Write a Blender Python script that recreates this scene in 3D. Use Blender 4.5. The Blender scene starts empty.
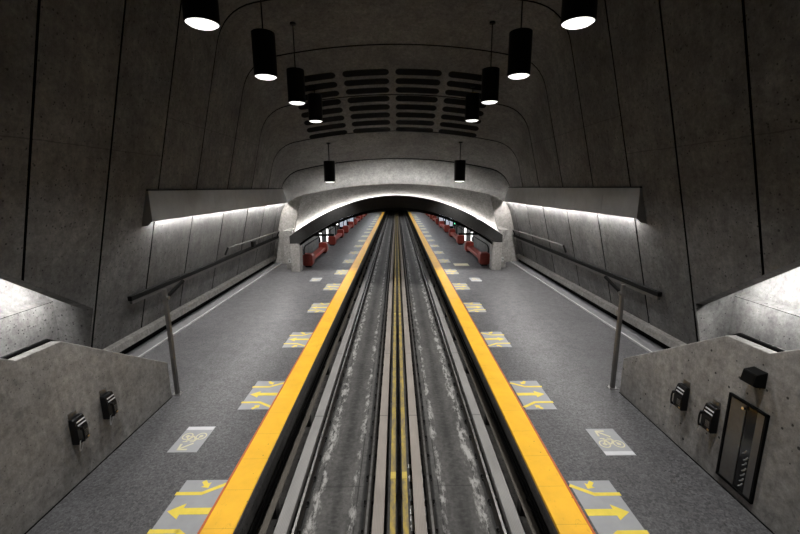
import bpy, math, random
from mathutils import Vector, Matrix
random.seed(7)
SC = bpy.context.scene
COL = SC.collection
PI = math.pi

# ------------------------------------------------------------------ helpers
class MB:
    """collects faces, builds ONE mesh object"""
    def __init__(s): s.v = []; s.f = []; s.m = []
    def add(s, vs, fs, mi=0):
        b = len(s.v); s.v += [tuple(p) for p in vs]
        for f in fs: s.f.append(tuple(b+i for i in f)); s.m.append(mi)
        return s
    def box(s, x0, x1, y0, y1, z0, z1, mi=0, M=None):
        x0, x1 = min(x0, x1), max(x0, x1); y0, y1 = min(y0, y1), max(y0, y1); z0, z1 = min(z0, z1), max(z0, z1)
        vs = [(x0,y0,z0),(x1,y0,z0),(x1,y1,z0),(x0,y1,z0),(x0,y0,z1),(x1,y0,z1),(x1,y1,z1),(x0,y1,z1)]
        if M: vs = [M @ Vector(p) for p in vs]
        return s.add(vs, [(0,3,2,1),(4,5,6,7),(0,1,5,4),(1,2,6,5),(2,3,7,6),(3,0,4,7)], mi)
    def prism(s, poly, axis, a, b, mi=0, M=None):
        """poly: 2D points in the plane perpendicular to axis, extruded a..b"""
        def P(u, w, t):
            return {'x': (t,u,w), 'y': (u,t,w), 'z': (u,w,t)}[axis]
        n = len(poly)
        vs = [P(u,w,a) for u,w in poly] + [P(u,w,b) for u,w in poly]
        if M: vs = [M @ Vector(p) for p in vs]
        fs = [tuple(range(n)), tuple(range(2*n-1, n-1, -1))]
        fs += [(i, i+n, (i+1)%n+n, (i+1)%n) for i in range(n)]
        return s.add(vs, fs, mi)
    def tube(s, pts, r, n=8, cap=True, mi=0):
        pts = [Vector(p) for p in pts]; rings = []
        ref = None
        for i, p in enumerate(pts):
            d = (pts[min(i+1, len(pts)-1)] - pts[max(i-1, 0)]).normalized()
            if ref is None:
                ref = Vector((0,0,1)) if abs(d.z) < .9 else Vector((1,0,0))
            a = d.cross(ref).normalized(); b = a.cross(d).normalized(); ref = b
            rings.append([p + r*(math.cos(2*PI*k/n)*a + math.sin(2*PI*k/n)*b) for k in range(n)])
        vs = [q for R in rings for q in R]; fs = []
        for i in range(len(pts)-1):
            for k in range(n):
                fs.append((i*n+k, i*n+(k+1)%n, (i+1)*n+(k+1)%n, (i+1)*n+k))
        if cap:
            fs.append(tuple(range(n-1,-1,-1))); fs.append(tuple((len(pts)-1)*n+k for k in range(n)))
        return s.add(vs, fs, mi)
    def lathe(s, prof, n=40, mi=0, c=(0,0,0)):
        """prof: (r, z) list; r 0 closes"""
        vs = []; idx = []
        for r, z in prof:
            if r < 1e-6: idx.append([len(vs)]*n); vs.append((c[0],c[1],c[2]+z))
            else:
                idx.append(list(range(len(vs), len(vs)+n)))
                vs += [(c[0]+r*math.cos(2*PI*k/n), c[1]+r*math.sin(2*PI*k/n), c[2]+z) for k in range(n)]
        fs = []
        for A, B in zip(idx, idx[1:]):
            for k in range(n):
                q = [A[k], A[(k+1)%n], B[(k+1)%n], B[k]]
                q = [a for i, a in enumerate(q) if a not in q[:i]]
                if len(q) > 2: fs.append(tuple(q))
        return s.add(vs, fs, mi)
    def build(s, name, mats, parent=None, bevel=0, smooth=False, seg=2):
        me = bpy.data.meshes.new(name); me.from_pydata(s.v, [], s.f)
        for m in (mats if isinstance(mats, (list, tuple)) else [mats]): me.materials.append(m)
        me.polygons.foreach_set('material_index', s.m)
        me.update()
        import bmesh
        bm = bmesh.new(); bm.from_mesh(me); bmesh.ops.recalc_face_normals(bm, faces=bm.faces); bm.to_mesh(me); bm.free()
        o = bpy.data.objects.new(name, me); COL.objects.link(o)
        if smooth:
            me.polygons.foreach_set('use_smooth', [True]*len(me.polygons))
            try: me.set_sharp_from_angle(angle=math.radians(40))
            except Exception: pass
        if bevel:
            md = o.modifiers.new('bevel', 'BEVEL'); md.width = bevel; md.segments = seg; md.limit_method = 'ANGLE'; md.angle_limit = .6
        if parent: o.parent = parent
        return o

def tag(o, label=None, cat=None, group=None, kind=None):
    if label: o['label'] = label
    if cat: o['category'] = cat
    if group: o['group'] = group
    if kind: o['kind'] = kind
    return o
def thing(name, label, cat, loc=(0,0,0), rz=0, group=None):
    o = bpy.data.objects.new(name, None); COL.objects.link(o)
    o.empty_display_size = .2
    o.location = loc; o.rotation_euler = (0,0,rz)
    return tag(o, label, cat, group)
def struct(o): o['kind'] = 'structure'; return o
def children(o): return [c for c in bpy.data.objects if c.parent == o]
def dup(root, loc, rz=None, label=None, group=None):
    r = root.copy(); COL.objects.link(r); r.location = loc
    if rz is not None: r.rotation_euler = (0,0,rz)
    if label: r['label'] = label
    if group: r['group'] = group
    for ch in children(root):
        c = ch.copy(); COL.objects.link(c); c.parent = r
        for g in children(ch):
            d = g.copy(); COL.objects.link(d); d.parent = c
    return r
ORD = ['nearest','second','third','fourth','fifth','sixth','seventh','eighth','ninth','tenth','eleventh','twelfth','thirteenth',
       'fourteenth','fifteenth','sixteenth','seventeenth','eighteenth','nineteenth','twentieth','twenty-first','twenty-second']

# ------------------------------------------------------------------ materials
class NT:
    def __init__(s, name):
        s.mat = bpy.data.materials.new(name); s.mat.use_nodes = True
        s.nt = s.mat.node_tree; s.n = s.nt.nodes; s.b = s.n['Principled BSDF']
        s.co = s.n.new('ShaderNodeTexCoord').outputs['Object']
    def link(s, a, b): s.nt.links.new(a, b)
    def math(s, op, a, b=None, c=None, clamp=False):
        m = s.n.new('ShaderNodeMath'); m.operation = op; m.use_clamp = clamp
        for i, x in enumerate((a, b, c)):
            if x is None: continue
            if isinstance(x, (int, float)): m.inputs[i].default_value = x
            else: s.link(x, m.inputs[i])
        return m.outputs[0]
    def mapped(s, scale):
        m = s.n.new('ShaderNodeMapping'); m.inputs['Scale'].default_value = scale; s.link(s.co, m.inputs['Vector']); return m.outputs[0]
    def noise(s, scale, detail=4, rough=.6, vec=None, dist=0):
        t = s.n.new('ShaderNodeTexNoise'); t.inputs['Scale'].default_value = scale; t.inputs['Detail'].default_value = detail
        t.inputs['Roughness'].default_value = rough; t.inputs['Distortion'].default_value = dist
        s.link(vec or s.co, t.inputs['Vector']); return t.outputs['Fac']
    def voro(s, scale, vec=None):
        t = s.n.new('ShaderNodeTexVoronoi'); t.inputs['Scale'].default_value = scale; s.link(vec or s.co, t.inputs['Vector'])
        return t.outputs['Distance'], t.outputs['Color']
    def rng(s, x, a, b, c, d):
        m = s.n.new('ShaderNodeMapRange'); m.clamp = True
        s.link(x, m.inputs[0])
        for i, v in enumerate((a,b,c,d)): m.inputs[i+1].default_value = v
        return m.outputs[0]
    def sep(s):
        m = s.n.new('ShaderNodeSeparateXYZ'); s.link(s.co, m.inputs[0]); return m.outputs
    def mix(s, fac, a, b):
        m = s.n.new('ShaderNodeMix'); m.data_type = 'RGBA'
        if isinstance(fac, (int, float)): m.inputs[0].default_value = fac
        else: s.link(fac, m.inputs[0])
        for i, x in ((6,a),(7,b)):
            if isinstance(x, tuple): m.inputs[i].default_value = (*x, 1)
            else: s.link(x, m.inputs[i])
        return m.outputs[2]
    def scale(s, col, f):
        m = s.n.new('ShaderNodeVectorMath'); m.operation = 'SCALE'
        if isinstance(col, tuple): m.inputs[0].default_value = col
        else: s.link(col, m.inputs[0])
        s.link(f, m.inputs['Scale']); return m.outputs[0]
    def bump(s, h, strength=.3, dist=.02):
        m = s.n.new('ShaderNodeBump'); m.inputs['Strength'].default_value = strength; m.inputs['Distance'].default_value = dist
        s.link(h, m.inputs['Height']); s.link(m.outputs[0], s.b.inputs['Normal'])
    def out(s, col=None, rough=None, metal=None):
        for k, x in (('Base Color', col), ('Roughness', rough), ('Metallic', metal)):
            if x is None: continue
            if isinstance(x, tuple): s.b.inputs[k].default_value = (*x, 1)
            elif isinstance(x, (int, float)): s.b.inputs[k].default_value = x
            else: s.link(x, s.b.inputs[k])
        return s.mat
def plain(name, col, rough=.5, metal=0, var=.15, scale=6, spec=.5):
    t = NT(name); t.b.inputs['Specular IOR Level'].default_value = spec; f = t.rng(t.noise(scale, 3), .3, .7, 1-var, 1+var)
    return t.out(t.scale(col, f), rough, metal)
def emit(name, col, strength):
    t = NT(name); t.b.inputs['Base Color'].default_value = (.8,.8,.8,1)
    t.b.inputs['Emission Color'].default_value = (*col,1); t.b.inputs['Emission Strength'].default_value = strength
    return t.mat
def concrete(name, col, pores=1.0, joints=False, var=.3, streak=True):
    t = NT(name)
    big = t.rng(t.noise(.35, 5, .65, dist=.6), .3, .72, 1-var, 1+var)
    mid = t.rng(t.noise(2.2, 6, .7), .3, .7, 1-.55*var, 1+.5*var)
    fine = t.rng(t.noise(30, 3, .6), .3, .7, .9, 1.1)
    f = t.math('MULTIPLY', t.math('MULTIPLY', big, mid), fine)
    if streak:
        st = t.rng(t.noise(1, 5, .65, t.mapped((3.5, 3.5, .28))), .35, .7, 1.1, .82)
        f = t.math('MULTIPLY', f, st)
        bl = t.rng(t.noise(.9, 5, .75, dist=1.2), .60, .74, 1, .55)     # blotchy stains
        f = t.math('MULTIPLY', f, bl)
    mot = t.rng(t.noise(7, 5, .75), .32, .68, .66, 1.26)
    f = t.math('MULTIPLY', f, mot)
    d, c = t.voro(5.6)
    cs = t.n.new('ShaderNodeSeparateColor'); t.link(c, cs.inputs[0])
    r = t.math('MULTIPLY', t.math('MULTIPLY', cs.outputs[0], cs.outputs[1]), .19)
    p1 = t.rng(t.math('SUBTRACT', d, r), -.01, .03, 0, 1)
    d2, c2 = t.voro(11)
    cs2 = t.n.new('ShaderNodeSeparateColor'); t.link(c2, cs2.inputs[0])
    r2 = t.math('MULTIPLY', t.math('POWER', cs2.outputs[0], 2.6), .29)
    p2 = t.rng(t.math('SUBTRACT', d2, r2), -.02, .05, 0, 1)
    pp = t.math('MULTIPLY', p1, p2)
    pf = t.rng(pp, 0, 1, 1-.72*pores, 1)
    f = t.math('MULTIPLY', f, pf)
    if joints:
        s = t.sep(); y, z = s[1], s[2]
        wob = t.math('MULTIPLY', t.math('SUBTRACT', t.noise(1.2, 4), .5), .1)
        def ln(z0, ya, yb):
            a = t.math('LESS_THAN', t.math('ABSOLUTE', t.math('SUBTRACT', t.math('ADD', z, wob), z0)), .014)
            b = t.math('MULTIPLY', t.math('GREATER_THAN', y, ya), t.math('LESS_THAN', y, yb))
            return t.math('MULTIPLY', a, b)
        m = t.math('MAXIMUM', ln(6.9, -20, 14.2), ln(8.18, 14.2, 23.3))
        f = t.math('MULTIPLY', f, t.rng(m, 0, 1, 1, .62))
    warm = t.mix(t.noise(.6, 3), tuple(c*1.0 for c in col), (col[0]*1.03, col[1]*.99, col[2]*.95))
    h = t.math('ADD', t.math('MULTIPLY', pp, .7), t.math('MULTIPLY', t.noise(9, 5, .6), .35))
    t.bump(h, .35, .02)
    return t.out(t.scale(warm, f), .8)

M = {}
M['wall'] = concrete('board_marked_concrete', (.128,.1285,.128), 1.0, joints=True, var=.42)
M['vault'] = concrete('vault_concrete', (.115,.114,.112), .6)
M['parapet'] = concrete('parapet_concrete', (.285,.28,.272), 1.2, var=.28)
M['arch'] = concrete('smooth_concrete', (.31,.303,.292), .4, var=.15)
M['beam'] = concrete('beam_concrete_shaded', (.014,.0138,.0135), .5, var=.15)  # pier concrete darkened; shadow on the beam face is put into the colour
M['joint'] = plain('joint_sealant', (.008,.008,.008), .9, spec=.05)
M['dark'] = plain('dark_recess', (.006,.006,.006), .9, spec=.05)  # near-black; shadow inside gaps and vent holes is put into the colour
M['darkconc'] = concrete('darkened_concrete', (.045,.043,.04), .6)  # darkened; shadow in the stairwell is put into the steps' colour
M['tunnel'] = concrete('tunnel_concrete', (.10,.095,.09), .5)

def floor_mat():
    t = NT('speckled_terrazzo')
    d, c = t.voro(26)
    cs = t.n.new('ShaderNodeSeparateColor'); t.link(c, cs.inputs[0])
    f = t.rng(cs.outputs[0], 0, 1, .62, 1.35)
    d3, c3 = t.voro(70)
    cs3 = t.n.new('ShaderNodeSeparateColor'); t.link(c3, cs3.inputs[0])
    f = t.math('MULTIPLY', f, t.rng(cs3.outputs[1], 0, 1, .75, 1.3))
    f = t.math('MULTIPLY', f, t.rng(t.noise(.5, 4), .3, .7, .85, 1.12))
    f = t.math('MULTIPLY', f, t.rng(t.noise(14, 4, .7), .3, .7, .85, 1.15))
    rg = t.rng(t.noise(3, 5), .3, .7, .38, .55)
    t.b.inputs['Specular IOR Level'].default_value = .3
    return t.out(t.scale((.084,.083,.086), f), rg)
M['floor'] = floor_mat()
M['gutter'] = plain('smooth_dark_floor', (.13,.13,.135), .6)
M['nosing'] = plain('pale_edge_metal', (.42,.42,.42), .5)

def yellow_mat():
    t = NT('yellow_edge_tile'); s = t.sep()
    fr = t.math('FRACT', t.math('DIVIDE', s[1], .9))
    seam = t.math('LESS_THAN', t.math('ABSOLUTE', t.math('SUBTRACT', fr, .5)), .006)
    f = t.rng(t.noise(1.5, 5), .3, .7, .88, 1.06)
    f = t.math('MULTIPLY', f, t.rng(seam, 0, 1, 1, .75))
    d, c = t.voro(7)
    cs = t.n.new('ShaderNodeSeparateColor'); t.link(c, cs.inputs[0])
    spot = t.rng(t.math('SUBTRACT', d, t.math('MULTIPLY', t.math('POWER', cs.outputs[0], 4), .14)), -.01, .03, .45, 1)
    f = t.math('MULTIPLY', f, spot)
    scr = t.rng(t.noise(5, 6, .75, t.mapped((1, .4, 1)), dist=2), .62, .72, 1, .62)
    f = t.math('MULTIPLY', f, scr)
    return t.out(t.scale((.92,.49,.014), f), .5)
M['yellow'] = yellow_mat()
M['orange'] = plain('red_orange_line', (.55,.13,.03), .5)

def bed_mat():
    t = NT('stained_track_bed'); s = t.sep(); ax = t.math('ABSOLUTE', t.math('SUBTRACT', s[0], .03))
    f = t.rng(t.noise(1.1, 6, .7, t.mapped((1.6, .5, 1))), .3, .7, .55, 1.4)
    f = t.math('MULTIPLY', f, t.rng(t.noise(9, 5, .7), .3, .7, .6, 1.4))
    # dark oily drip stripe along the middle of each track
    wob = t.math('MULTIPLY', t.math('SUBTRACT', t.noise(.8, 3), .5), .12)
    dm = t.math('ABSOLUTE', t.math('SUBTRACT', t.math('ADD', ax, wob), 1.40))
    drip = t.rng(t.math('MULTIPLY', t.rng(dm, .03, .22, 1, 0), t.rng(t.noise(6, 3, .5, t.mapped((1,2.2,1))), .3, .6, .35, 1)), 0, 1, 1, .42)
    f = t.math('MULTIPLY', f, drip)
    def joint(x0): return t.rng(t.math('ABSOLUTE', t.math('SUBTRACT', ax, x0)), .008, .018, .3, 1)
    f = t.math('MULTIPLY', f, t.math('MULTIPLY', joint(.95), joint(1.88)))
    fr = t.math('FRACT', t.math('DIVIDE', s[1], 5.5))
    f = t.math('MULTIPLY', f, t.rng(t.math('ABSOLUTE', t.math('SUBTRACT', fr, .5)), .001, .004, .6, 1))
    rd = t.math('MINIMUM', t.math('ABSOLUTE', t.math('SUBTRACT', ax, .70)), t.math('ABSOLUTE', t.math('SUBTRACT', ax, 2.14)))
    f = t.math('MULTIPLY', f, t.rng(t.math('ADD', rd, t.math('MULTIPLY', t.noise(5, 4), .06)), .15, .19, .2, 1))
    base = t.scale((.074,.071,.067), f)
    # white lime crust beside the joints
    near = t.math('MAXIMUM', t.rng(t.math('ABSOLUTE', t.math('SUBTRACT', ax, 1.86)), .02, .22, 1, 0),
                  t.rng(t.math('ABSOLUTE', t.math('SUBTRACT', ax, 1.02)), .02, .16, .8, 0))
    cr = t.rng(t.math('MULTIPLY', near, t.rng(t.noise(2.6, 6, .75, t.mapped((2.2,.8,1))), .42, .62, 0, 1)), .22, .7, 0, .8)
    return t.out(t.mix(cr, base, (.42,.41,.39)), .75)
M['bed'] = bed_mat()
M['beddark'] = concrete('oily_concrete', (.05,.048,.045), .8, var=.4)
M['ledge'] = concrete('ledge_concrete', (.12,.117,.112), 1, var=.4)
def pad_mat(nm, col):
    t = NT(nm); s = t.sep()
    fr = t.math('FRACT', t.math('DIVIDE', s[1], 4.6))
    seam = t.rng(t.math('ABSOLUTE', t.math('SUBTRACT', fr, .37)), .002, .006, .45, 1)
    ridg = t.rng(t.math('SINE', t.math('MULTIPLY', s[0], 190)), -1, 1, .9, 1.08)
    f = t.math('MULTIPLY', t.math('MULTIPLY', seam, ridg), t.rng(t.noise(2, 5, .6, t.mapped((1,.3,1))), .3, .7, .8, 1.15))
    return t.out(t.scale(col, f), .6)
M['pad'] = pad_mat('running_pad_grey', (.26,.25,.24))
M['padin'] = pad_mat('running_pad_tan', (.30,.265,.235))
M['steel'] = plain('worn_rail_steel', (.30,.29,.28), .33, 1, .3)
M['railside'] = plain('rusty_rail_web', (.03,.026,.022), .7, .3)
M['guide'] = plain('brown_guide_steel', (.085,.075,.062), .5, .6)
M['clip'] = plain('dark_clip', (.018,.017,.016), .6, .4)
def ybar():
    t = NT('worn_yellow_paint')
    w = t.rng(t.noise(3, 6, .7, t.mapped((3,1,1))), .38, .60, 0, .85)
    f = t.rng(t.noise(1, 4), .3, .7, .8, 1.1)
    return t.out(t.mix(w, t.scale((.46,.33,.06), f), (.16,.135,.09)), .55)
M['ybar'] = ybar()
M['yplate'] = plain('fresh_yellow_plate', (.55,.42,.09), .5)
M['lime'] = plain('white_lime_crust', (.75,.75,.75), .5, 0, .1)
M['black'] = plain('black_lamp_metal', (.004,.004,.004), .6, 0, .1, spec=.12)
M['hood'] = plain('grey_painted_metal', (.25,.247,.24), .42, .35, .1, 2)
M['hooddark'] = plain('hood_edge_dark', (.01,.01,.01), .6, spec=.2)
M['stainless'] = plain('brushed_stainless', (.2,.195,.19), .42, .85, .08, 10)
M['railgrey'] = plain('rail_grey_metal', (.12,.115,.11), .45, .5)
M['rubber'] = plain('black_rubber', (.005,.005,.005), .7, spec=.08)
M['phone'] = plain('phone_black_plastic', (.006,.006,.007), .3, 0, .1, spec=.3)
M['phoneface'] = plain('phone_black_face', (.010,.010,.011), .4, spec=.3)
M['chrome'] = plain('chrome', (.75,.75,.75), .18, 1, .05)
M['whiteband'] = plain('white_phone_band', (.62,.62,.64), .4, 0, .05)
M['cord'] = plain('steel_cord', (.42,.42,.42), .45, .3)
M['brass'] = plain('brass_coin_slot', (.55,.38,.16), .4, .8)
M['red'] = plain('red_bench_paint', (.24,.032,.02), .42, 0, .1)
M['decal'] = plain('light_grey_decal', (.32,.325,.335), .55, 0, .07, 3)
M['decalyellow'] = plain('yellow_decal_ink', (.80,.62,.07), .5, 0, .06)
M['decalcream'] = plain('cream_decal_ink', (.62,.58,.38), .5, 0, .06)
M['decalwhite'] = plain('white_decal_ink', (.58,.58,.60), .5, 0, .05)
M['cabglass'] = plain('dark_cabinet_glass', (.006,.006,.006), .15, 0, .1)
M['lens'] = emit('lamp_lens', (1,.985,.96), 1.6)
M['tube'] = emit('hood_tube', (1,.97,.94), 390)
M['stairtube'] = emit('stair_tube', (1,.98,.96), 270)
M['cove'] = emit('cove_strip', (1,.98,.95), 560)
M['ttube'] = emit('tunnel_tube', (.95,.97,1), 140)
M['panelglow'] = emit('lit_panel', (1,1,.97), 1.6)
M['green'] = emit('green_lens', (.05,.8,.35), 1.2)
M['screen'] = emit('bluish_screen', (.5,.6,.75), .5)
M['whitedot'] = emit('white_lens', (1,1,1), 2.0)

# ------------------------------------------------------------------ hall shell
def xw(z): return 9.6 - .25*(z-.67)
PK = [(-5,15.7),(9.2,15.2),(11.7,14.7),(14.2,14.1),(16.9,13.25),(20,12.32),(23.3,10.85),(26.3,9.33),(29.3,7.86),(29.7,7.35),(30.15,6.75),(30.4,6.3),(30.5,6.07)]
def pk(Y):
    for a, b in zip(PK, PK[1:]):
        if a[0] <= Y <= b[0]: return a[1]+(b[1]-a[1])*(Y-a[0])/(b[0]-a[0])
    return PK[0][1] if Y < PK[0][0] else PK[-1][1]
CURV = .016
def zceil(X, Y): return pk(Y) - CURV*X*X
REC_Y = 11.6                                  # the stair recess in the wall ends here
def zlow(Y): return .66
def zrec(Y): return min(2.25 + .60*(REC_Y-Y), 6.2)
def corner(Y):
    z = pk(Y)-.8
    for _ in range(40): z = pk(Y) - CURV*xw(z)**2
    return xw(z), z
def profile(Y, low):
    """right half: list of (x, z) from wall bottom to the crown, wall part 2 pts"""
    xc, zc = corner(Y); r = 1.25
    zs = zc - r; ws = (xw(zs), zs); ce = (xc-r, pk(Y)-CURV*(xc-r)**2)
    zm = low + (zs-low)*.5
    pts = [(xw(low), low), (xw(zm), zm), ws]
    for i in range(1, 8):
        t = i/8
        pts.append(((1-t)**2*ws[0]+2*t*(1-t)*xc+t*t*ce[0], (1-t)**2*ws[1]+2*t*(1-t)*zc+t*t*ce[1]))
    pts.append(ce)
    for i in range(1, 9):
        x = ce[0]*(1-i/8); pts.append((x, pk(Y)-CURV*x*x))
    return pts
NW = 3                                         # first points belong to the wall
SEAMS = [1.7, 4.2, 6.7, 9.2, 11.7, 14.2, 16.9, 20.0, 23.3, 26.3, 29.3]
stations = []                                  # (Y, offset, mat of the following strip)
ys = [-3.0]
for s in SEAMS: ys.append(s)
for a, b in zip(ys, ys[1:]+[None]):
    if a in SEAMS:
        w = .036
        stations += [(a-w, 0, 1), (a-w+.004, .10, 1), (a+w-.004, .10, 1), (a+w, 0, 0)]
    else: stations.append((a, 0, 0))
    if b is not None:
        for t in (.33, .66): stations.append((a+(b-a)*t, 0, 0))
stations += [(29.5,0,0),(29.7,0,0),(29.95,0,0),(30.15,0,0),(30.28,0,0),(30.4,0,0),(30.46,0,0),(30.5,0,0)]
# exact station where the recess stops
stations.append((REC_Y-.001, 0, 0)); stations.append((REC_Y, 0, 0))
stations.sort(key=lambda s: s[0])
def off_pt(x, z, off):
    if not off: return x, z
    v = Vector((x, z-5.0)); v.normalize()
    return x+v.x*off, z+v.y*off
mbL, mbR, mbC = MB(), MB(), MB()
rows = []
for Y, off, mi in stations:
    low = zrec(Y) if Y < REC_Y else zlow(Y)
    rows.append([(off_pt(x, z, off), Y, mi) for x, z in profile(Y, low)])
for A, B in zip(rows, rows[1:]):
    mi = A[0][2]
    n = len(A)
    for i in range(n-1):
        (a, Y0, _), (b, _, _), (c, Y1, _), (d, _, _) = A[i], A[i+1], B[i+1], B[i]
        for sg in (-1, 1):
            q = [(sg*a[0],Y0,a[1]),(sg*b[0],Y0,b[1]),(sg*c[0],Y1,c[1]),(sg*d[0],Y1,d[1])]
            tgt = (mbL if sg < 0 else mbR) if i < NW-1 else mbC
            tgt.add(q, [(0,1,2,3)], mi)
def finish_loft(mb, name, mat):
    o = mb.build(name, [mat, M['joint']], smooth=True)
    import bmesh
    bm = bmesh.new(); bm.from_mesh(o.data); bmesh.ops.remove_doubles(bm, verts=bm.verts, dist=.0005)
    bmesh.ops.recalc_face_normals(bm, faces=bm.faces); bm.to_mesh(o.data); bm.free()
    o.data.set_sharp_from_angle(angle=math.radians(35))
    return struct(o)
# recess (stair) wall parts join the wall of their side
for sg, mb in ((-1, mbL), (1, mbR)):
    XB = 10.6
    Y0, Y1 = -3.0, REC_Y
    # end jamb of the recess, facing the camera
    za, zb = .0, 2.25
    mb.add([(sg*xw(za),Y1,za),(sg*XB,Y1,za),(sg*XB,Y1,zb+.6),(sg*xw(zb),Y1,zb)], [(0,1,2,3)])
    # sloping soffit: lip 0.32 deep, then rising to the back wall
    for a, b in ((Y1, 5.017), (5.017, Y0)):
        p = lambda y, dx, dz: (sg*(xw(zrec(y))+dx), y, zrec(y)+dz)
        mb.add([p(a,0,0),p(b,0,0),p(b,.30,-.04),p(a,.30,-.04)], [(0,1,2,3)])
        mb.add([p(a,.30,-.04),p(b,.30,-.04),p(b,.30,.55),p(a,.30,.55)], [(0,1,2,3)])
        mb.add([p(a,.30,.55),p(b,.30,.55),(sg*XB,b,zrec(b)+.55),(sg*XB,a,zrec(a)+.55)], [(0,1,2,3)])
    # back wall, upper part, then a ledge and the lower part a step nearer
    mb.add([(sg*XB,Y0,2.6),(sg*XB,Y1,2.6),(sg*XB,Y1,3.2),(sg*XB,5.0,7.2),(sg*XB,Y0,7.2)], [(0,1,2,3,4)])
    mb.add([(sg*XB,Y0,2.6),(sg*XB,Y1,2.6),(sg*(XB-.22),Y1,2.50),(sg*(XB-.22),Y0,2.50)], [(0,1,2,3)])
    mb.add([(sg*(XB-.22),Y0,0),(sg*(XB-.22),Y1,0),(sg*(XB-.22),Y1,2.50),(sg*(XB-.22),Y0,2.50)], [(0,1,2,3)])
    mb.box(sg*(XB-.215), sg*(XB-.225), Y0, Y1, 2.472, 2.486, 1)
    for y in (4.3, 9.35):
        mb.box(sg*(XB-.002), sg*(XB+.05), y-.02, y+.02, 2.6, 6.5, 1)
finish_loft(mbL, 'wall_left', M['wall']); finish_loft(mbR, 'wall_right', M['wall']); finish_loft(mbC, 'ceiling', M['vault'])
# wall behind the camera
mb = MB(); mb.box(-11, 11, -3.2, -3.0, -1.3, 16); struct(mb.build('wall_back', M['wall']))

# baseboards: sloped concrete skirt over a dark gap, kerb with a pale nosing
for sg, nm in ((-1,'left'), (1,'right')):
    mb = MB()
    P = lambda *a: [(sg*x, z) for x, z in a]
    mb.prism(P((9.62,.68),(9.42,.62),(9.40,.36),(9.75,.33),(9.75,.68)), 'y', REC_Y, 30.5)
    o = struct(mb.build('baseboard_'+nm, M['arch'], bevel=.015))
    mb = MB(); mb.box(sg*9.62, sg*9.72, REC_Y, 30.5, .0, .40)
    struct(mb.build('trim_gap_'+nm, M['dark']))
    mb = MB(); mb.box(sg*9.03, sg*9.62, REC_Y, 30.5, 0, .07); struct(mb.build('trim_kerb_'+nm, M['gutter']))
    mb = MB(); mb.box(sg*8.97, sg*9.03, REC_Y-.4, 30.5, 0, .075); struct(mb.build('trim_nosing_'+nm, M['nosing'], bevel=.008))

# ------------------------------------------------------------------ platforms + track bed
YE = 96.0
for sg, nm in ((-1,'left'), (1,'right')):
    mb = MB(); mb.box(sg*2.80, sg*10.8, -3, YE, -.22, 0)
    struct(mb.build('floor_platform_'+nm, M['floor']))
    mb = MB(); mb.box(sg*3.02, sg*3.4, -3, YE, -1.3, -.22); struct(mb.build('wall_under_platform_'+nm, M['ledge']))
mb = MB(); mb.box(-3.05, 3.05, -3, 150, -1.5, -1.22); struct(mb.build('floor_track_bed', M['bed']))
for sg, nm in ((-1,'left'), (1,'right')):
    mb = MB(); mb.box(sg*2.53, sg*3.02, -3, YE, -1.22, -1.10); struct(mb.build('floor_track_ledge_'+nm, M['ledge']))
mb = MB(); mb.box(-.56, .62, -3, 150, -1.22, -1.195); struct(mb.build('floor_track_middle', M['beddark']))

for sg, nm in ((-1,'left'), (1,'right')):
    t = thing('platform_edge_strip', 'long yellow tile safety strip along the edge of the %s platform' % nm, 'safety strip', (sg*3.05-(.045 if sg < 0 else 0),0,0))
    mb = MB(); mb.box(sg*(2.77-3.05), sg*(3.335-3.05), -3, YE, -.06, .018); o = mb.build('edge_tile', M['yellow'], t, bevel=.012)
    mb = MB(); mb.box(sg*(3.335-3.05), sg*(3.375-3.05), -3, YE, -.02, .016); o = mb.build('border_line', M['orange'], t); o['label'] = 'thin red-orange border line'

# ------------------------------------------------------------------ track
CX0 = .03
def track_thing(name, label, cat, x): return thing(name, label, cat, (x, 0, 0))
RAILS = [(-2.11,'left track','outer'),(-.64,'left track','inner'),(.735,'right track','inner'),(2.17,'right track','outer')]
clip_mb = MB()
clip_mb.box(-.11,.11,-.09,.09,0,.03)
for s in (-1,1):
    clip_mb.box(s*.04, s*.09, -.05, .05, .03, .065)
    clip_mb.lathe([(0,.11),(.022,.11),(.026,.065),(.026,.03)], 8, c=(s*.088,0,0))
clip_src = clip_mb.build('rail_clip', M['clip'])
used = False
for x, tr, io in RAILS:
    t = track_thing('running_rail', '%s steel running rail of the %s, shiny top, beside the %s running pad' % (io, tr, 'grey' if io=='outer' else 'tan'), 'rail', x)
    P = [(-.07,0),(.07,0),(.07,.02),(.015,.035),(.013,.12),(.035,.13),(.035,.165),(-.035,.165),(-.035,.13),(-.013,.12),(-.015,.035),(-.07,.02)]
    mb = MB(); mb.prism([(u, w-1.19) for u, w in P], 'y', -3, 150); mb.build('rail_web', M['railside'], t)
    mb = MB(); mb.box(-.024, .024, -3, 150, -1.026, -1.016); o = mb.build('rail_head', M['steel'], t); o['label'] = 'shiny worn rail top'
    for i in range(96):
        if not used: c = clip_src; used = True
        else: c = clip_src.copy(); COL.objects.link(c)
        c.parent = t; c.location = (0, 4.6+.78*i, -1.222)
PADS = [(-2.50,-2.23,'left track','outer','pad'),(-.52,-.28,'left track','inner','padin'),(.36,.60,'right track','inner','padin'),(2.29,2.56,'right track','outer','pad')]
for a, b, tr, io, m in PADS:
    mb = MB(); mb.box(a, b, -3, 150, -1.22, -1.0)
    tag(mb.build('running_pad', M[m], bevel=.012), '%s %s concrete running pad of the %s, a long flat strip' % ('grey' if io=='outer' else 'tan', io, tr), 'running pad')
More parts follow.
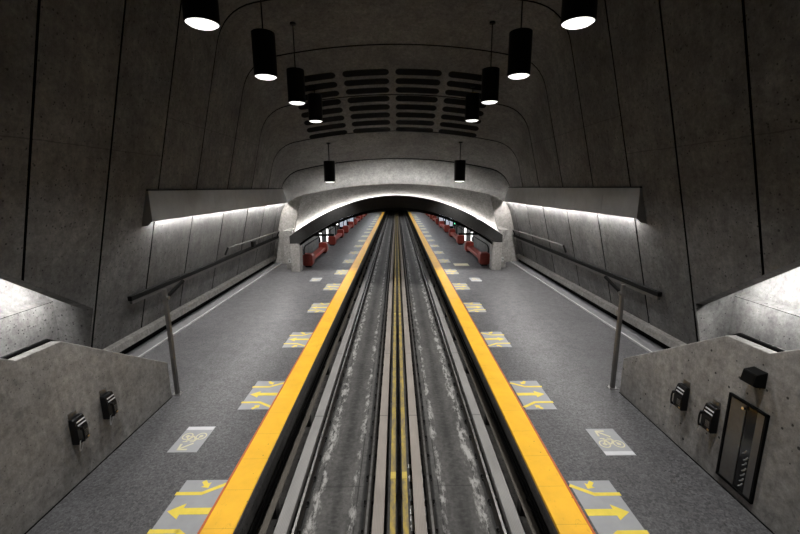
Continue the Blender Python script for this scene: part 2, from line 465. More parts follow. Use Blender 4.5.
# side guide bars with insulator brackets
for sg, nm in ((-1,'left'), (1,'right')):
    t = track_thing('guide_bar', 'brown steel guide bar below the %s platform edge' % nm, 'guide bar', sg*2.65+CX0)
    mb = MB(); mb.prism([(-.07,-.75),(.07,-.75),(.07,-.77),(sg*.03+.012,-.77),(sg*.03+.012,-.93),(sg*.03-.012,-.93),(sg*.03-.012,-.77),(-.07,-.77)], 'y', -3, 150)
    mb.build('bar', M['guide'], t)
    mb = MB(); mb.tube([(sg*.24,-3,-.98),(sg*.24,YE,-.98)], .035, 8); mb.tube([(sg*.26,-3,-.84),(sg*.27,YE,-.84)], .025, 8); mb.build('feeder_cable', M['rubber'], t, smooth=True)
    for i in range(28):
        y = 4.0+3.3*i
        mb = MB(); mb.box(-.06,.06,y-.1,y+.1,-1.10,-.77); mb.box(sg*.06,sg*.13,y-.07,y+.07,-1.08,-.97)
        mb.lathe([(.05,-.93),(.075,-.92),(.05,-.90),(.075,-.88),(.05,-.86),(.05,-.8)], 10, c=(sg*.10,y,0))
        mb.build('insulator_bracket', M['clip'], t)
for x, nm in ((-.09,'left'), (.17,'right')):
    t = track_thing('centre_guide_bar', '%s of the two yellow guide bars between the tracks' % nm, 'guide bar', x)
    s = -1 if x < 0 else 1
    mb = MB(); mb.prism([(-.055,-.72),(.055,-.72),(.055,-.735),(s*.02+.01,-.735),(s*.02+.01,-.9),(s*.02-.01,-.9),(s*.02-.01,-.735),(-.055,-.735)], 'y', -3, 150); mb.build('bar', M['ybar'], t)
    for i in range(24):
        y = 4.3+3.6*i
        mb = MB(); mb.box(-.05,.05,y-.08,y+.08,-1.2,-.735); mb.build('bar_support', M['clip'], t)
    for y in (8.0, 19.9):
        mb = MB(); mb.box(-.058,.058,y-.11,y+.11,-.722,-.712); o = mb.build('joint_plate', M['yplate'], t); o['label'] = 'bright yellow joint plate'
# pale crusts in the gap beside the right inner running pad
mb = MB()
rnd = random.Random(3)
for x0, x1 in ((.27,.345),(.602,.622)):
    y = 5.0
    while y < 8.9:
        L = rnd.uniform(.12,.5); n = 7
        up = [(x1-.004*rnd.random(), y+L*i/n) for i in range(n+1)]
        dn = [(x0+(x1-x0)*rnd.uniform(.05,.5), y+L*i/n) for i in range(n,-1,-1)]
        mb.prism(up+dn, 'z', -1.195, -1.183); y += L+rnd.uniform(0,.35)
tag(mb.build('lime_crust', M['lime']), 'white lime crust in the gap beside the tan right running pad', 'lime crust', kind='stuff')

# ------------------------------------------------------------------ stairs with parapets
PX = 6.4
def stair_side(sg, nm):
    # parapet (concrete side wall of the stairs)
    T = .20
    prof = [(10.36,0),(10.36,1.04),(7.18,2.96),(6.28,2.98),(5.2,3.64),(2.0,5.6),(2.0,0)]
    mb = MB(); mb.prism(prof, 'x', sg*PX, sg*(PX+T)); struct(mb.build('wall_stair_'+nm, M['parapet'], bevel=.018))
    # joint where parapet meets the floor
    mb = MB(); mb.box(sg*(PX-.02), sg*PX, 2, 10.36, .0, .012); struct(mb.build('trim_stair_'+nm, M['dark']))
    t = thing('staircase', 'concrete staircase behind the %s parapet, rising towards the viewer' % nm, 'staircase', (0,0,0))
    mb = MB(); pts = [(10.4,0)]; y, z = 10.4, 0
    for i in range(11): z += .174; pts.append((y, z)); y -= .295; pts.append((y, z))
    y = 6.15; pts.append((y, z))
    for i in range(9): z += .174; pts.append((y, z)); y -= .295; pts.append((y, z))
    pts.append((y, 0))
    mb.prism(pts, 'x', sg*(PX+T+.002), sg*10.375); mb.build('steps', M['darkconc'], t)
    # handrail inside the parapet
    hx = sg*(PX+T+.10)
    path = [(hx,10.3,1.06),(hx,7.20,2.95),(hx,6.27,2.97),(hx,5.2,3.62),(hx,2.2,5.46)]
    mb = MB(); mb.tube(path, .05, 10); h = mb.build('handrail', M['rubber'], t, smooth=True); h['label'] = 'dark handrail inside the parapet'
    for yy, zz in ((9.6,1.48),(8.0,2.45),(6.7,2.95),(5.6,3.38)):
        mb = MB(); mb.tube([(hx,yy,zz),(sg*(PX+T),yy,zz-.2)], .014, 6); mb.build('bracket', M['railgrey'], h)
    # light strip hidden behind the lip of the wall
    a, b = 11.15, 4.9
    mb = MB(); pp = lambda y, dx, dz: (sg*(xw(zrec(y))+dx), y, zrec(y)+dz)
    f = thing('stair_light', 'white strip light under the sloping wall edge above the %s stairs' % nm, 'strip light', pp(a,.5,.25))
    f0 = Vector(pp(a,.5,.25))
    def rel(p): return tuple(Vector(p)-f0)
    mb = MB(); mb.tube([rel(pp(a,.55,.22)), rel(pp((a+b)/2,.55,.22)), rel(pp(b,.55,.22))], .03, 8); mb.build('tube', M['stairtube'], f, smooth=True)
    mb = MB(); mb.tube([rel(pp(a,.46,.42)), rel(pp(b,.46,.42))], .05, 6); mb.build('housing', M['hood'], f)
    mb = MB(); mb.tube([rel(pp(a+.02,.55,.22)), rel(pp(a+.2,.55,.22))], .055, 8); mb.build('end_socket', M['nosing'], f)
    # slim stainless post at the foot of the stairs with a swing arm
    yb = 10.52 if sg < 0 else 10.62
    p = thing('gate_post', 'tall stainless square post at the foot of the %s stairs' % nm, 'post', (sg*6.33, yb, 0))
    mb = MB(); mb.box(-.05,.05,-.05,.05,.015,3.12); mb.build('post', M['stainless'], p, bevel=.008)
    mb = MB(); mb.box(-.13,.13,-.11,.11,0,.016)
    mb.build('base_plate', M['stainless'], p, bevel=.004)
    mb = MB()
    for sx in (-.1,.1):
        for sy in (-.08,.08): mb.lathe([(0,.03),(.014,.03),(.014,.012)], 6, c=(sx,sy,0))
    mb.build('anchor_bolts', M['chrome'], p)
    mb = MB(); mb.lathe([(0,1.13),(.012,1.13),(.012,1.11)], 8, c=(-sg*.052,0,0)); mb.box(-sg*.05,-sg*.058,-.012,.012,1.1,1.13); mb.build('screw', M['chrome'], p)
    mb = MB(); d = Vector((-sg*.03,.85,.27)); base = Vector((-sg*.0,.06,2.86))
    mb.tube([base, base+d], .05, 8); a = mb.build('swing_arm', M['rubber'], p, smooth=True); a['label'] = 'short dark arm near the post top'
    mb = MB(); mb.tube([(-sg*.09,.02,2.86),(sg*.09,.02,2.86)], .06, 12); mb.build('pivot', M['stainless'], a, smooth=True)
stair_side(-1, 'left'); stair_side(1, 'right')

# ------------------------------------------------------------------ wall phones
def make_phone(label, loc, rz):
    """local: x out of the wall, y along, z up (z 0 = bottom of body)"""
    t = thing('wall_phone', label, 'telephone', loc, rz)
    mb = MB(); mb.box(0,.02,-.12,.12,.04,.83); o = mb.build('back_plate', M['stainless'], t, bevel=.004); o['label'] = 'steel mounting plate'
    mb = MB(); mb.prism([(.02,0),(.19,0),(.21,.03),(.21,.42),(.15,.66),(.12,.69),(.02,.69)], 'y', -.17, .17)
    mb.build('housing', M['phone'], t, bevel=.015)
    mb = MB(); mb.box(.20,.222,-.02,.155,.05,.40); f = mb.build('face_plate', M['phoneface'], t, bevel=.004)
    mb = MB()
    for i in range(4):
        for j in range(3): mb.box(.222,.23,.005+.045*j,.036+.045*j,.14+.045*i,.17+.045*i)
    mb.build('keypad', M['stainless'], f)
    mb = MB(); mb.box(.221,.232,.09,.15,.06,.10); mb.build('coin_return', M['brass'], f)
    MR = Matrix.Translation((.183,0,.53)) @ Matrix.Rotation(math.radians(-14), 4, 'Y')
    mb = MB(); mb.box(-.006,.012,-.11,.15,.045,.075, M=MR); mb.box(-.006,.012,-.11,.15,-.045,-.015, M=MR); b = mb.build('label_bands', M['whiteband'], t); b['label'] = 'two bright bands on the sloping top'
    # handset hanging on the -y side of the face
    mb = MB()
    mb.tube([(.30,-.105,.12),(.315,-.105,.2),(.315,-.105,.36),(.30,-.105,.44)], .024, 10)
    mb.lathe([(0,.05),(.036,.05),(.042,.03),(.042,0),(0,0)], 12, c=(.275,-.105,.085)); mb.lathe([(0,.05),(.036,.05),(.042,.03),(.042,0),(0,0)], 12, c=(.275,-.105,.42))
    mb.build('handset', M['phone'], t, smooth=True)
    mb = MB(); mb.box(.20,.29,-.135,-.075,.455,.48); mb.box(.20,.27,-.135,-.075,.07,.09); mb.build('cradle', M['phone'], t, bevel=.004)
    pts = []
    for i in range(17):
        u = i/16; pts.append((.28-.07*u, -.105-.10*math.sin(u*PI)-.02*u, .085-.26*math.sin(u*PI)*(1-.3*u)+.02*u))
    mb = MB(); mb.tube(pts, .009, 6); mb.build('cord', M['cord'], t, smooth=True)
    t.scale = (.78,.78,.78)
    return t
ph = make_phone('black wall phone on the left parapet, the one nearer the viewer', (-PX, 7.12, .86), 0)
dup(ph, (-PX, 7.96, .885), 0, 'black wall phone on the left parapet, the one nearer the steel post')
dup(ph, (PX, 7.96, .95), PI, 'black wall phone on the right parapet, the one nearer the steel post')
dup(ph, (PX, 7.14, .95), PI, 'black wall phone on the right parapet, the one beside the hose cabinet')

# ------------------------------------------------------------------ hose cabinet and black box on the right parapet
t = thing('hose_cabinet', 'flush stainless fire hose cabinet low on the right parapet', 'cabinet', (PX, 6.46, .18), PI)
W, H = .80, 1.76
mb = MB()
for a in (-1,1): mb.box(0,.05,a*W/2,a*(W/2-.05),0,H)
mb.box(0,.05,-W/2,W/2,0,.05); mb.box(0,.05,-W/2,W/2,H-.05,H); mb.build('frame', M['rubber'], t, bevel=.006)
mb = MB(); mb.box(0,.006,-W/2+.05,W/2-.05,.05,H-.05); mb.build('back_panel', M['dark'], t)
# local y is flipped by the half turn: local -y lies away from the viewer
mb = MB(); mb.box(.006,.034,-W/2+.055,-.02,.055,H-.055); d = mb.build('door', M['stainless'], t, bevel=.004)
d['label'] = 'wide plain stainless door leaf'
mb = MB(); mb.lathe([(0,.04),(.03,.04),(.03,0)], 12, c=(0,0,0))
mb.v = [(.034+z, -.05+y*1.0, H-.13+x) for x, y, z in mb.v]; mb.build('latch', M['chrome'], d)
mb = MB(); mb.box(.006,.020,-.015,.20,.055,H-.055); w = mb.build('window', M['cabglass'], t, bevel=.003); w['label'] = 'tall dark glass strip'
mb = MB()
rr = random.Random(5)
for i in range(7): 
    z = .12+i*.11; y = .05+.05*rr.random(); mb.tube([(.018,y,z),(.026,y+.05,z+.05),(.018,y+.07,z+.1)], .012, 6)
mb.build('reflection_squiggles', M['cord'], w, smooth=True)  # pale squiggles modelled in place of jagged reflections on the glass
mb = MB(); mb.box(.006,.034,.205,W/2-.055,.055,H-.055); mb.build('door', M['stainless'], t, bevel=.004)

t = thing('speaker_box', 'small black box on the right parapet above the hose cabinet', 'speaker', (PX, 6.37, 2.34), PI)
mb = MB(); mb.prism([(0,0),(.17,.02),(.23,.05),(.19,.26),(0,.30)], 'y', -.14, .14); mb.build('housing', M['black'], t, bevel=.01)
mb = MB(); mb.prism([(.222,.06),(.234,.06),(.198,.24),(.186,.24)], 'y', -.115, .115); mb.build('grille', M['rubber'], t)

# ------------------------------------------------------------------ long wall rails
for sg, nm in ((-1,'left'), (1,'right')):
    x = sg*(xw(2.1)-.16)
    t = thing('wall_rail', 'long dark rail running along the lower %s wall' % nm, 'rail', (x, 13.1, 2.1))
    mb = MB(); mb.box(-.05,.05,0,17.1,-.17,-.05); mb.build('rail_body', M['railgrey'], t, bevel=.01)
    mb = MB(); mb.box(-.075,.075,-.04,17.12,-.05,.12); mb.build('rail_cap', M['rubber'], t, bevel=.02)
    for i in range(8):
        y = .9+2.2*i
        mb = MB(); mb.box(sg*.05, sg*.17, y-.03, y+.03, -.12, -.02); mb.build('wall_bracket', M['rubber'], t)
    mb = MB()
    for i in range(5): mb.lathe([(0,.0),(.03,0),(.03,.008)], 8, c=(0,3.2+3.1*i,.12))
    mb.build('joint_stud', M['stainless'], t)
    x2 = sg*(xw(2.62)-.16)
    t = thing('wall_bar', 'thin metal bar with bent ends above the long %s wall rail' % nm, 'bar', (x2, 20.9, 2.7))
    mb = MB(); mb.tube([(0,0,0),(0,9.3,-.12)], .035, 8); mb.build('bar', M['railgrey'], t, smooth=True)
    for y, zz in ((0,0),(9.3,-.12)):
        mb = MB(); mb.tube([(0,y,zz+.02),(sg*.13,y-.12,zz-.36)], .05, 8); mb.build('end_arm', M['rubber'], t, smooth=True)
t = thing('junction_box', 'small black box standing on the long left wall rail', 'junction box', (-(xw(2.3)-.25), 24.6, 2.22))
mb = MB(); mb.box(-.09,.09,-.2,.2,0,.33); mb.build('casing', M['black'], t, bevel=.015)
mb = MB(); mb.box(-.10,.10,-.21,.21,.33,.35); mb.build('lid', M['black'], t, bevel=.005)

# ------------------------------------------------------------------ wall light hoods
for sg, nm in ((-1,'left'), (1,'right')):
    Y0, Y1 = 13.55, 30.42
    t = thing('wall_light_hood', 'long grey sheet metal light hood high on the %s wall' % nm, 'wall light', (sg*8.4, Y0, 4.6))
    zt, zb = 5.74, 4.72
    xo = 8.26                                   # outer lower edge
    def X(x): return sg*(x)-sg*8.4
    npan = 7
    for i in range(npan):
        a = (Y1-Y0)*i/npan; b = (Y1-Y0)*(i+1)/npan-.012
        mb = MB(); mb.prism([(X(xw(zt)),zt-4.6),(X(xw(zt)-.06),zt-4.6),(X(xo),zb-4.6+.05),(X(xo),zb-4.6),(X(xo+.04),zb-4.6),(X(xo+.04),zb-4.6+.05),(X(xw(zt)-.03),zt-4.6-.05),(X(xw(zt)),zt-4.6-.05)], 'y', a, b)
        mb.build('hood_panel', M['hood'], t)
        mb = MB(); mb.tube([(X(8.40),a+(.45 if i == 0 else .16),.225),(X(8.40),b-.16,.225)], .017, 8); mb.build('tube', M['tube'], t, smooth=True)
    for y in (-.02, Y1-Y0):
        mb = MB(); mb.prism([(X(xw(zt)),zt-4.6+.01),(X(xw(zt)-.06),zt-4.6+.01),(X(xo),zb-4.6),(X(8.42),-.03),(X(xw(4.54)),-.06)], 'y', y, y+.02); mb.build('end_cap', M['hood'], t)
    mb = MB(); mb.box(X(xw(zt)), X(xw(zt)-.08), -.03, Y1-Y0, zt-4.6, zt-4.6+.05); mb.build('top_trim', M['hooddark'], t)
    mb = MB(); mb.box(X(xo), X(xo+.03), -.03, Y1-Y0+.02, zb-4.612, zb-4.60); mb.build('bottom_trim', M['hooddark'], t)

# ------------------------------------------------------------------ pendant lamps
R, HH = .37, 1.35
def make_pendant(label, x, y, z, group):
    t = thing('pendant_lamp', label, 'pendant lamp', (x, y, z), 0, group)
    mb = MB(); mb.lathe([(0,HH),(R-.03,HH),(R,HH-.02),(R,0),(R-.022,0),(R-.022,.06),(0,.06)], 40); mb.build('housing', M['black'], t, smooth=True)
    mb = MB(); mb.lathe([(0,-.06),(R*.4,-.055),(R*.75,-.03),(R-.026,.012),(R-.026,.05),(0,.05)], 40); mb.build('lens', M['lens'], t)
    L = bpy.data.lights.new('lamp_bulb', 'AREA'); L.shape = 'DISK'; L.size = .62; L.energy = 130; L.color = (1,.985,.96); L.spread = math.radians(100)
    lo = bpy.data.objects.new('lamp_bulb', L); COL.objects.link(lo); lo.parent = t; lo.location = (0,0,-.066)
    return t
LAMPS = [(9.7,9.38),(14.07,9.40),(18.25,9.42),(22.3,9.30),(27.0,6.2)]
first = None
for sg, nm, lx in ((-1,'left',-4.25), (1,'right',4.12)):
    for i, (y, z) in enumerate([(5.4, 9.4)]+LAMPS):
        x = lx if i < 5 else lx*1.035
        if i == 0: lab = 'black cylinder pendant lamp above the %s platform, overhead beyond the top of the photo' % nm
        else: lab = '%s black cylinder pendant lamp in the %s row%s' % (ORD[i-1], nm, '' if i < 5 else ', hanging just before the arch')
        if first is None: t = first = make_pendant(lab, x, y, z, 'pendant lamps'); 
        else: t = dup(first, (x, y, z), 0, lab, 'pendant lamps')
        top = zceil(x, y)
        if top-z-HH > .06:
            mb = MB(); mb.tube([(0,0,HH-.01),(0,0,top-z)], .022, 8); mb.build('rod', M['black'], t, smooth=True)
        mb = MB(); mb.lathe([(0,top-z-.06),(.12,top-z-.05),(.13,top-z+.02),(0,top-z+.02)], 16); mb.build('ceiling_plate', M['black'], t, smooth=True)

# ------------------------------------------------------------------ ceiling vents: 8 rows x 4 columns of rounded slots
def rowname(i): return ['lowest','second lowest','third lowest','fourth lowest','fourth highest','third highest','second highest','highest'][7-i]
for c, (xa, xb) in enumerate([(-5.45,-3.03),(-2.68,-.30),(.02,2.40),(2.72,5.14)]):
    for r in range(8):
        y = 21.66+.64*r; hw = .21
        mb = MB()
        def stadium(inset):
            h = hw-inset; P = []
            for k in range(9): a = -PI/2+PI*k/8; P.append((xb-hw+h*math.cos(a), h*math.sin(a)))
            for k in range(9): a = PI/2+PI*k/8; P.append((xa+hw+h*math.cos(a), h*math.sin(a)))
            # subdivide long sides so that the slot follows the vault
            Q = []
            for i, p in enumerate(P):
                q = P[(i+1)%len(P)]; Q.append(p)
                if abs(q[0]-p[0]) > .5:
                    for s_ in (.25,.5,.75): Q.append((p[0]+(q[0]-p[0])*s_, p[1]))
            return Q
        slope = (pk(y+.2)-pk(y-.2))/.4; L = math.sqrt(1+slope*slope)
        def lift(P, dz): return [(px, y+py/1.0, zceil(px, y)+slope*py-dz) for px, py in P]
        cx = (xa+xb)/2; org = Vector((cx, y, zceil(cx, y)))
        t = thing('ceiling_vent', 'black rounded ceiling vent slot, %s row, %s column' % (rowname(r), ['leftmost','inner left','inner right','rightmost'][c]), 'vent', org, 0, 'ceiling vent slots')
        O = lift(stadium(0), .012); I = lift(stadium(.035), .012); I2 = lift(stadium(.035), -.0); O2 = lift(stadium(0), -.02)
        n = len(O)
        rl = lambda Q: [tuple(Vector(p)-org) for p in Q]
        mb.add(rl(O2)+rl(O)+rl(I)+rl(I2), [(k*n+i, k*n+(i+1)%n, (k+1)*n+(i+1)%n, (k+1)*n+i) for k in range(3) for i in range(n)])
        mb.build('slot_rim', M['black'], t)
        mb = MB(); mb.add(rl(lift(stadium(.03), .004))+rl(lift(stadium(.03), -.02)), [tuple(range(n)), tuple(range(2*n-1,n-1,-1))]+[(i,(i+1)%n,(i+1)%n+n,i+n) for i in range(n)]); mb.build('slot_back', M['dark'], t)

# ------------------------------------------------------------------ end wall of the hall, arch, piers, cove
for sg, nm in ((-1,'left'), (1,'right')):
    mb = MB()
    zA = 6.07-CURV*7.12**2
    mb.prism([(sg*7.12,zA+.02),(sg*7.12,5.2),(sg*7.66,2.64),(sg*7.75,0),(sg*10.2,0),(sg*10.2,6.4),(sg*8.9,6.4),(sg*8.1,5.02)], 'y', 30.5, 30.9)
    struct(mb.build('wall_end_'+nm, M['arch']))
    mb = MB(); mb.box(sg*7.45, sg*8.12, 28.3, 30.5, .42, 2.80); mb.box(sg*7.5, sg*8.0, 28.36, 30.5, 0, .42)
    struct(mb.build('wall_pier_return_'+nm, M['parapet'], bevel=.02))
zt = lambda x: 5.27-.0498*x*x
zb = lambda x: 4.45-.0530*x*x
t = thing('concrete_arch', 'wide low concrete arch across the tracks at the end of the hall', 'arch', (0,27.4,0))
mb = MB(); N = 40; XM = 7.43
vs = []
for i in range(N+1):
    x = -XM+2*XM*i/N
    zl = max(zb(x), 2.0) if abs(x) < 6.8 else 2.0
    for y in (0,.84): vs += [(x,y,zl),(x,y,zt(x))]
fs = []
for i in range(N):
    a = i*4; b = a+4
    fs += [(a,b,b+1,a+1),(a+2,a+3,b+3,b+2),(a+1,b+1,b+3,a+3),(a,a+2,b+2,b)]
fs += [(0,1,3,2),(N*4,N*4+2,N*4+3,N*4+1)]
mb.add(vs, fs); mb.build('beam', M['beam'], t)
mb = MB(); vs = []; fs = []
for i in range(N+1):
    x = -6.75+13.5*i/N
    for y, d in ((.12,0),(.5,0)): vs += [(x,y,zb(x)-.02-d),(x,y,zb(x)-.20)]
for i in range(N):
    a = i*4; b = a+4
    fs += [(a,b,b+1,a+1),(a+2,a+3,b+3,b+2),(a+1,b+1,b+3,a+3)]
mb.add(vs, fs); o = mb.build('lower_lip', M['dark'], t); o['label'] = 'dark recessed lip under the beam'  # black colour carries the shadow under the beam
for sg in (-1,1):
    mb = MB(); mb.box(sg*6.78, sg*7.43, 0, .85, 0, 2.0); mb.build('pier', M['arch'], t, bevel=.03)
# sloping cove behind the beam
mb = MB(); vs = []; fs = []; NS = 8
for i in range(N+1):
    s = -1+2*i/N
    xb_ = 7.43*s; xt_ = 7.12*s
    p0 = Vector((xb_, 28.52, zt(xb_)-.16)); p1 = Vector((xt_, 30.5, 6.07-CURV*xt_*xt_))
    pm = Vector(((xb_+xt_)/2, 29.3, p0.z+(p1.z-p0.z)*.50))
    for k in range(NS+1):
        u = k/NS; vs.append((1-u)**2*p0+2*u*(1-u)*pm+u*u*p1)
for i in range(N):
    for k in range(NS):
        a = i*(NS+1)+k; fs.append((a, a+NS+1, a+NS+2, a+1))
mb.add(vs, fs)
# slot floor between beam and cove
vs = []; fs = []
for i in range(N+1):
    x = -7.43+14.86*i/N; vs += [(x,28.27,zt(x)-.16),(x,28.53,zt(x)-.16)]
for i in range(N): fs.append((2*i,2*i+2,2*i+3,2*i+1))
mb.add(vs, fs)
# cheeks closing the cove at the sides
for sg in (-1,1):
    mb.add([(sg*7.43,28.27,2.0),(sg*7.43,28.27,zt(7.43)),(sg*7.12,30.5,5.25),(sg*7.66,30.5,2.64),(sg*7.75,30.5,1.9)], [(0,1,2,3,4)])
struct(mb.build('ceiling_cove', M['arch'], smooth=True))
t = thing('cove_light', 'curved strip light hidden behind the concrete arch', 'strip light', (0,28.38,5))
mb = MB(); mb.tube([(x, 0, zt(x)-.085-5) for x in [-7.1+14.2*i/48 for i in range(49)]], .018, 8); mb.build('strip', M['cove'], t, smooth=True)
mb = MB(); mb.tube([(x, 0, zt(x)-.125-5) for x in [-7.1+14.2*i/48 for i in range(49)]], .024, 6); mb.build('channel', M['railgrey'], t)
mb = MB(); vs = []; fs = []
for i in range(49):
    x = -7.1+14.2*i/48; z = zt(x)-5
    vs += [(x,-.105,z-.13),(x,-.105,z-.03),(x,.03,z-.03),(x,.03,z-.042),(x,-.093,z-.042),(x,-.093,z-.13)]
for i in range(48):
    for k in range(6): fs.append((i*6+k, i*6+(k+1)%6, i*6+6+(k+1)%6, i*6+6+k))
mb.add(vs, fs); mb.build('added_spill_shield', M['hood'], t)  # unseen plate added to keep the strip's light off the ceiling
for sg, nm in ((-1,'left'), (1,'right')):
    tg = thing('switch_box', 'small pale box low behind the %s pier of the arch' % nm, 'box', (sg*7.62, 28.12, .52))
    mb = MB(); mb.box(-.17,.17,-.1,.16,0,.28); mb.build('casing', M['nosing'], tg, bevel=.01)
    mb = MB()
    for k in (-1,1): mb.box(k*.08-.03,k*.08+.03,-.112,-.1,.1,.18)
    mb.build('sockets', M['rubber'], tg)

# ------------------------------------------------------------------ platform tunnel beyond the arch
mb = MB(); vs = []; fs = []; XT = 7.8
zv = lambda x: 4.9-.045*x*x
prof = [(-XT,0)]+[(-XT+2*XT*i/24, zv(-XT+2*XT*i/24)) for i in range(25)]+[(XT,0)]
ysn = [28.6,45,60,75,YE]
for y in ysn: vs += [(x,y,z) for x, z in prof[1:-1]]
n = 25
for j in range(len(ysn)-1):
    for i in range(n-1): a = j*n+i; fs.append((a,a+1,a+n+1,a+n))
mb.add(vs, fs); struct(mb.build('ceiling_tunnel', M['tunnel'], smooth=True))
for sg, nm in ((-1,'left'), (1,'right')):
    mb = MB(); mb.box(sg*XT, sg*(XT+.3), 30.5, YE, 0, zv(XT)+.05); struct(mb.build('wall_tunnel_'+nm, M['vault']))
    mb = MB(); mb.box(sg*2.8, sg*XT, YE, YE+.4, 0, 5); struct(mb.build('wall_far_'+nm, M['vault']))
    mb = MB(); mb.box(sg*3.0, sg*3.3, YE, 150, -1.5, 5); struct(mb.build('wall_portal_'+nm, M['darkconc']))
mb = MB(); mb.box(-3.3,3.3,YE,150,4.9,5.1); struct(mb.build('ceiling_portal', M['darkconc']))
mb = MB(); mb.box(-3.3,3.3,150,150.3,-1.5,5.1); struct(mb.build('wall_portal_end', M['dark']))

# benches
def make_bench(label, loc, sg):
    t = thing('platform_bench', label, 'bench', loc, 0, 'red platform benches')
    L = 7.0
    for y in (0, L-.75):
        mb = MB(); mb.prism([(-.37,.20),(-.27,.10),(.27,.10),(.37,.20),(.37,.86),(.27,.97),(-.27,.97),(-.37,.86)], 'y', y, y+.75); mb.build('end_block', M['red'], t, bevel=.04)
        mb = MB(); mb.box(-.22,.22,y+.12,y+.63,0,.10); mb.build('foot', M['rubber'], t)
    mb = MB(); mb.box(-.26,.26,.75,L-.75,.32,.60); mb.build('seat', M['red'], t, bevel=.05)
    x = sg*.30
    mb = MB(); mb.tube([(x,.3,.95),(x,.3,1.25),(x,.5,1.42),(x,.9,1.5),(x,L-.9,1.5),(x,L-.5,1.42),(x,L-.3,1.25),(x,L-.3,.95)], .05, 8); mb.build('back_rail', M['rubber'], t, smooth=True)
    return t
for sg, nm in ((-1,'left'), (1,'right')):
    src = None
    for i in range(6):
        lab = '%s red bench with block ends beyond the arch on the %s platform' % (ORD[i], nm)
        loc = (sg*6.62, 29.0+11.2*i, 0)
        if src is None: src = make_bench(lab, loc, sg)
        else: dup(src, loc, 0, lab)
# lit panels, hanging signs, small lights in the far part
for sg, nm in ((-1,'left'), (1,'right')):
    for k, y in enumerate((38.6, 42.4)):
        t = thing('lit_panel', '%s upright white lit panel by the %s platform benches' % (['nearer','farther'][k], nm), 'lit panel', (sg*7.42, y, 0))
        mb = MB(); mb.box(-.17,.17,0,.18,0,1.62); mb.build('frame', M['rubber'], t, bevel=.01)
        mb = MB(); mb.box(-.11,.11,-.012,0,.12,1.5); mb.build('face', M['panelglow'], t)
    t = thing('hanging_sign', 'dark flat sign hanging under the arch over the %s platform' % nm, 'sign', (sg*5.75, 31.0, 2.1))
    mb = MB(); mb.box(-.85,.85,-.07,.07,0,.16); mb.build('board', M['black'], t, bevel=.01)
    mb = MB()
    for k in (-.6,.6): mb.tube([(k,0,.16),(k,0,zv(5.75+sg*k)-2.1)], .02, 6)
    mb.build('hanger', M['black'], t)
    t = thing('exit_sign', 'small dark box with green light beyond the first benches, %s platform' % nm, 'sign', (sg*7.3, 47.5, 1.25))
    mb = MB(); mb.box(-.45,.45,0,.2,0,.6); mb.box(-.05,.05,.02,.15,-1.25,0); mb.build('casing', M['black'], t)
    mb = MB()
    mb.box(-.36,-.22,-.01,0,.2,.36); mb.build('green_lens', M['green'], t)
    mb = MB(); mb.box(.12,.32,-.01,0,.2,.38); mb.build('white_lens', M['whitedot'], t)
    for k, y in enumerate((53.0, 61.5)):
        t = thing('wall_screen', '%s bluish lit screen deep on the %s platform' % (['nearer','farther'][k], nm), 'screen', (sg*7.1, y, 0))
        mb = MB(); mb.box(-.55,.55,0,.25,0,1.9); mb.build('casing', M['rubber'], t)
        mb = MB(); mb.box(-.45,.45,-.012,0,.7,1.8); mb.build('display', M['screen'], t)
    for k in range(9):
        y = 30.2+7.4*k
        t = thing('tunnel_light', '%s strip light under the low tunnel ceiling above the %s platform' % (ORD[k], nm), 'strip light', (sg*4.6, y, 3.72), 0, 'tunnel strip lights')
        mb = MB(); mb.box(-.09,.09,0,4.2,.06,.14); mb.build('housing', M['hood'], t)
        mb = MB(); mb.tube([(0,.1,.03),(0,4.1,.03)], .03, 6); mb.build('tube', M['ttube'], t, smooth=True)
        mb = MB()
        for q in (.6, 3.6): mb.tube([(0,q,.14),(0,q,zv(4.6)-3.72)], .015, 6)
        mb.build('hanger', M['hood'], t)

# ------------------------------------------------------------------ floor decals
def band(pts, w):
    """polyline -> list of quads as 2D polys"""
    out = []
    for (x0,y0),(x1,y1) in zip(pts, pts[1:]):
        dx, dy = x1-x0, y1-y0; l = math.hypot(dx,dy); nx, ny = -dy/l*w/2, dx/l*w/2; ex, ey = dx/l*w*.25, dy/l*w*.25
        out.append([(x0+nx-ex,y0+ny-ey),(x1+nx+ex,y1+ny+ey),(x1-nx+ex,y1-ny+ey),(x0-nx-ex,y0-ny-ey)])
    return out
def arrow_poly(x0, y0, x1, y1, w, hw, hl):
    d = Vector((x1-x0,y1-y0)); l = d.length; d.normalize(); n = Vector((-d.y,d.x)); a = Vector((x0,y0)); b = a+d*(l-hl); c = Vector((x1,y1))
    return [tuple(p) for p in (a+n*w/2, b+n*w/2, b+n*hw/2, c, b-n*hw/2, b-n*w/2, a-n*w/2)]
def arrow_decal(label, loc, sg, group):
    t = thing('floor_arrow_decal', label, 'floor marking', loc, 0, group)
    w, l = .83, 1.58
    S = lambda P: [(sg*x, y) for x, y in P]
    mb = MB(); mb.prism(S([(0,-l/2),(w,-l/2),(w,l/2),(0,l/2)]), 'z', 0, .005); mb.build('decal_sheet', M['decal'], t)
    mb = MB(); mb.prism(S(arrow_poly(.0,0,.78,0,.15,.36,.26)), 'z', .005, .008); mb.build('large_arrow', M['decalyellow'], t)
    for s in (-1,1):
        mb = MB()
        for q in band([(0,s*.66),(.36,s*.43),(.84,s*.43)], .085): mb.prism(S(q), 'z', .005, .0075)
        mb.build('guide_line', M['decalyellow'], t)
        mb = MB(); mb.prism(S(arrow_poly(.46,s*.76,.30,s*.57,.085,.2,.12)), 'z', .005, .008); mb.build('small_arrow', M['decalyellow'], t)
    return t
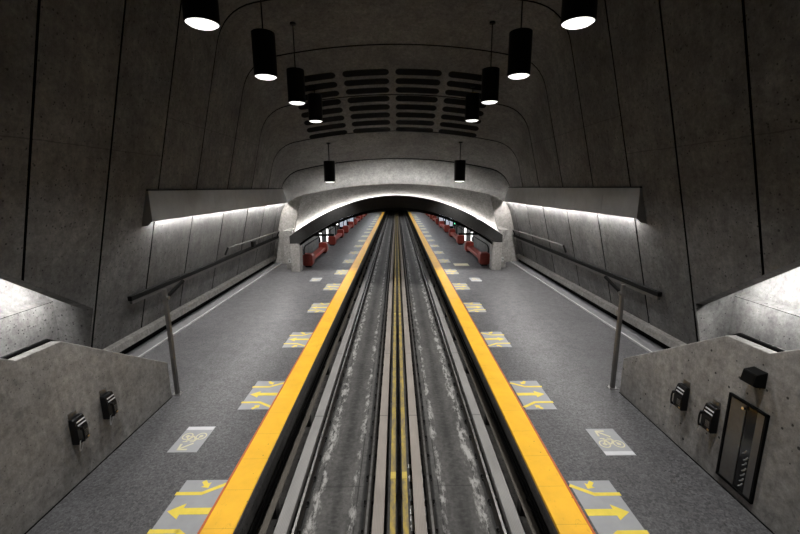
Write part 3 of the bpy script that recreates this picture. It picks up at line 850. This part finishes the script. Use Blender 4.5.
for sg, nm in ((-1,'left'), (1,'right')):
    src = None
    for i in range(20):
        y = 6.25+4.18*i
        lab = '%s grey floor decal with yellow arrows along the %s yellow strip' % (ORD[i], nm)
        loc = (sg*3.43, y-(.14 if sg > 0 else 0), .001)
        if src is None: src = arrow_decal(lab, loc, sg, 'arrow decals on the %s platform' % nm)
        else: dup(src, loc, 0, lab)
def bike_decal(label, loc, sx, sy):
    t = thing('floor_bike_decal', label, 'floor marking', loc)
    S = lambda P: [(sx*x, sy*y) for x, y in P]
    mb = MB(); mb.prism(S([(-.37,-.52),(.37,-.52),(.37,.52),(-.37,.52)]), 'z', 0, .005); mb.build('decal_sheet', M['decal'], t)
    mb = MB()
    def ring(cx, cy, r, w):
        n = 24
        for k in range(n):
            a, b = 2*PI*k/n, 2*PI*(k+1)/n
            mb.prism(S([(cx+r*math.cos(a),cy+r*math.sin(a)),(cx+r*math.cos(b),cy+r*math.sin(b)),(cx+(r-w)*math.cos(b),cy+(r-w)*math.sin(b)),(cx+(r-w)*math.cos(a),cy+(r-w)*math.sin(a))]), 'z', .005, .0075)
    ring(-.18,-.10,.14,.03); ring(.18,-.10,.14,.03); ring(-.18,-.10,.05,.03); ring(.18,-.10,.05,.03)
    for pl in ([(-.18,-.10),(-.1,.06),(.1,.06),(.0,-.1),(-.18,-.10)], [(-.1,.06),(.0,-.1)], [(.18,-.1),(.08,.12),(.0,.13)], [(-.11,.05),(-.13,.11)], [(-.19,.115),(-.08,.115)]):
        for q in band(pl, .03): mb.prism(S(q), 'z', .005, .0075)
    mb.build('bicycle', M['decalcream'], t)
    mb = MB(); mb.prism(S(arrow_poly(.12,.18,-.14,.40,.05,.06,.02)), 'z', .005, .0075)
    for q in band([(.06,.42),(-.15,.42),(-.17,.22)], .05): mb.prism(S(q), 'z', .005, .0075)
    mb.build('arrow', M['decalcream'], t)
    mb = MB(); mb.prism(S([(-.36,-.50),(.36,-.50),(.36,-.37),(-.36,-.37)]), 'z', .005, .007); mb.build('pale_band', M['decalwhite'], t)
    t.scale = (.9,.94,1)
    return t
bike_decal('grey bicycle floor decal on the left platform beside the stair parapet', (-4.83,8.40,.001), 1, -1)
bike_decal('grey bicycle floor decal on the right platform beside the stair parapet', (4.93,8.13,.001), 1, 1)
bike_decal('small far bicycle floor decal on the left platform before the arch', (-5.2,24.9,.001), 1, -1)
bike_decal('small far bicycle floor decal on the right platform before the arch', (5.05,24.6,.001), 1, 1)
mb = MB(); mb.box(-.55,.55,-.45,.45,0,.005)
o = mb.build('floor_plate', M['decalcream']); o.location = (4.95,29.6,.001)
tag(o, 'pale rectangular floor plate in front of the first right bench', 'floor marking')

# ------------------------------------------------------------------ camera, world, view
cam = bpy.data.cameras.new('camera'); co = bpy.data.objects.new('camera', cam); COL.objects.link(co)
cam.sensor_width = 36; cam.lens = 395/800*36; cam.clip_end = 400
Rm = Matrix.Rotation(math.radians(-.46), 4, 'Z') @ Matrix.Rotation(math.radians(90-11.37), 4, 'X') @ Matrix.Rotation(math.radians(-.33), 4, 'Z')
co.matrix_world = Matrix.Translation((.03,0,5.8)) @ Rm
SC.camera = co
w = bpy.data.worlds.new('world'); SC.world = w; w.use_nodes = True
w.node_tree.nodes['Background'].inputs[0].default_value = (.01,.01,.01,1); w.node_tree.nodes['Background'].inputs[1].default_value = .0
vs = SC.view_settings; SC.display_settings.display_device = 'sRGB'
vs.view_transform = 'Standard'; vs.look = 'None'; vs.gamma = 1; vs.exposure = 0; vs.use_curve_mapping = False
SC.cycles.max_bounces = 8; SC.cycles.diffuse_bounces = 5; SC.cycles.use_denoising = True
SC.cycles.sample_clamp_indirect = 6
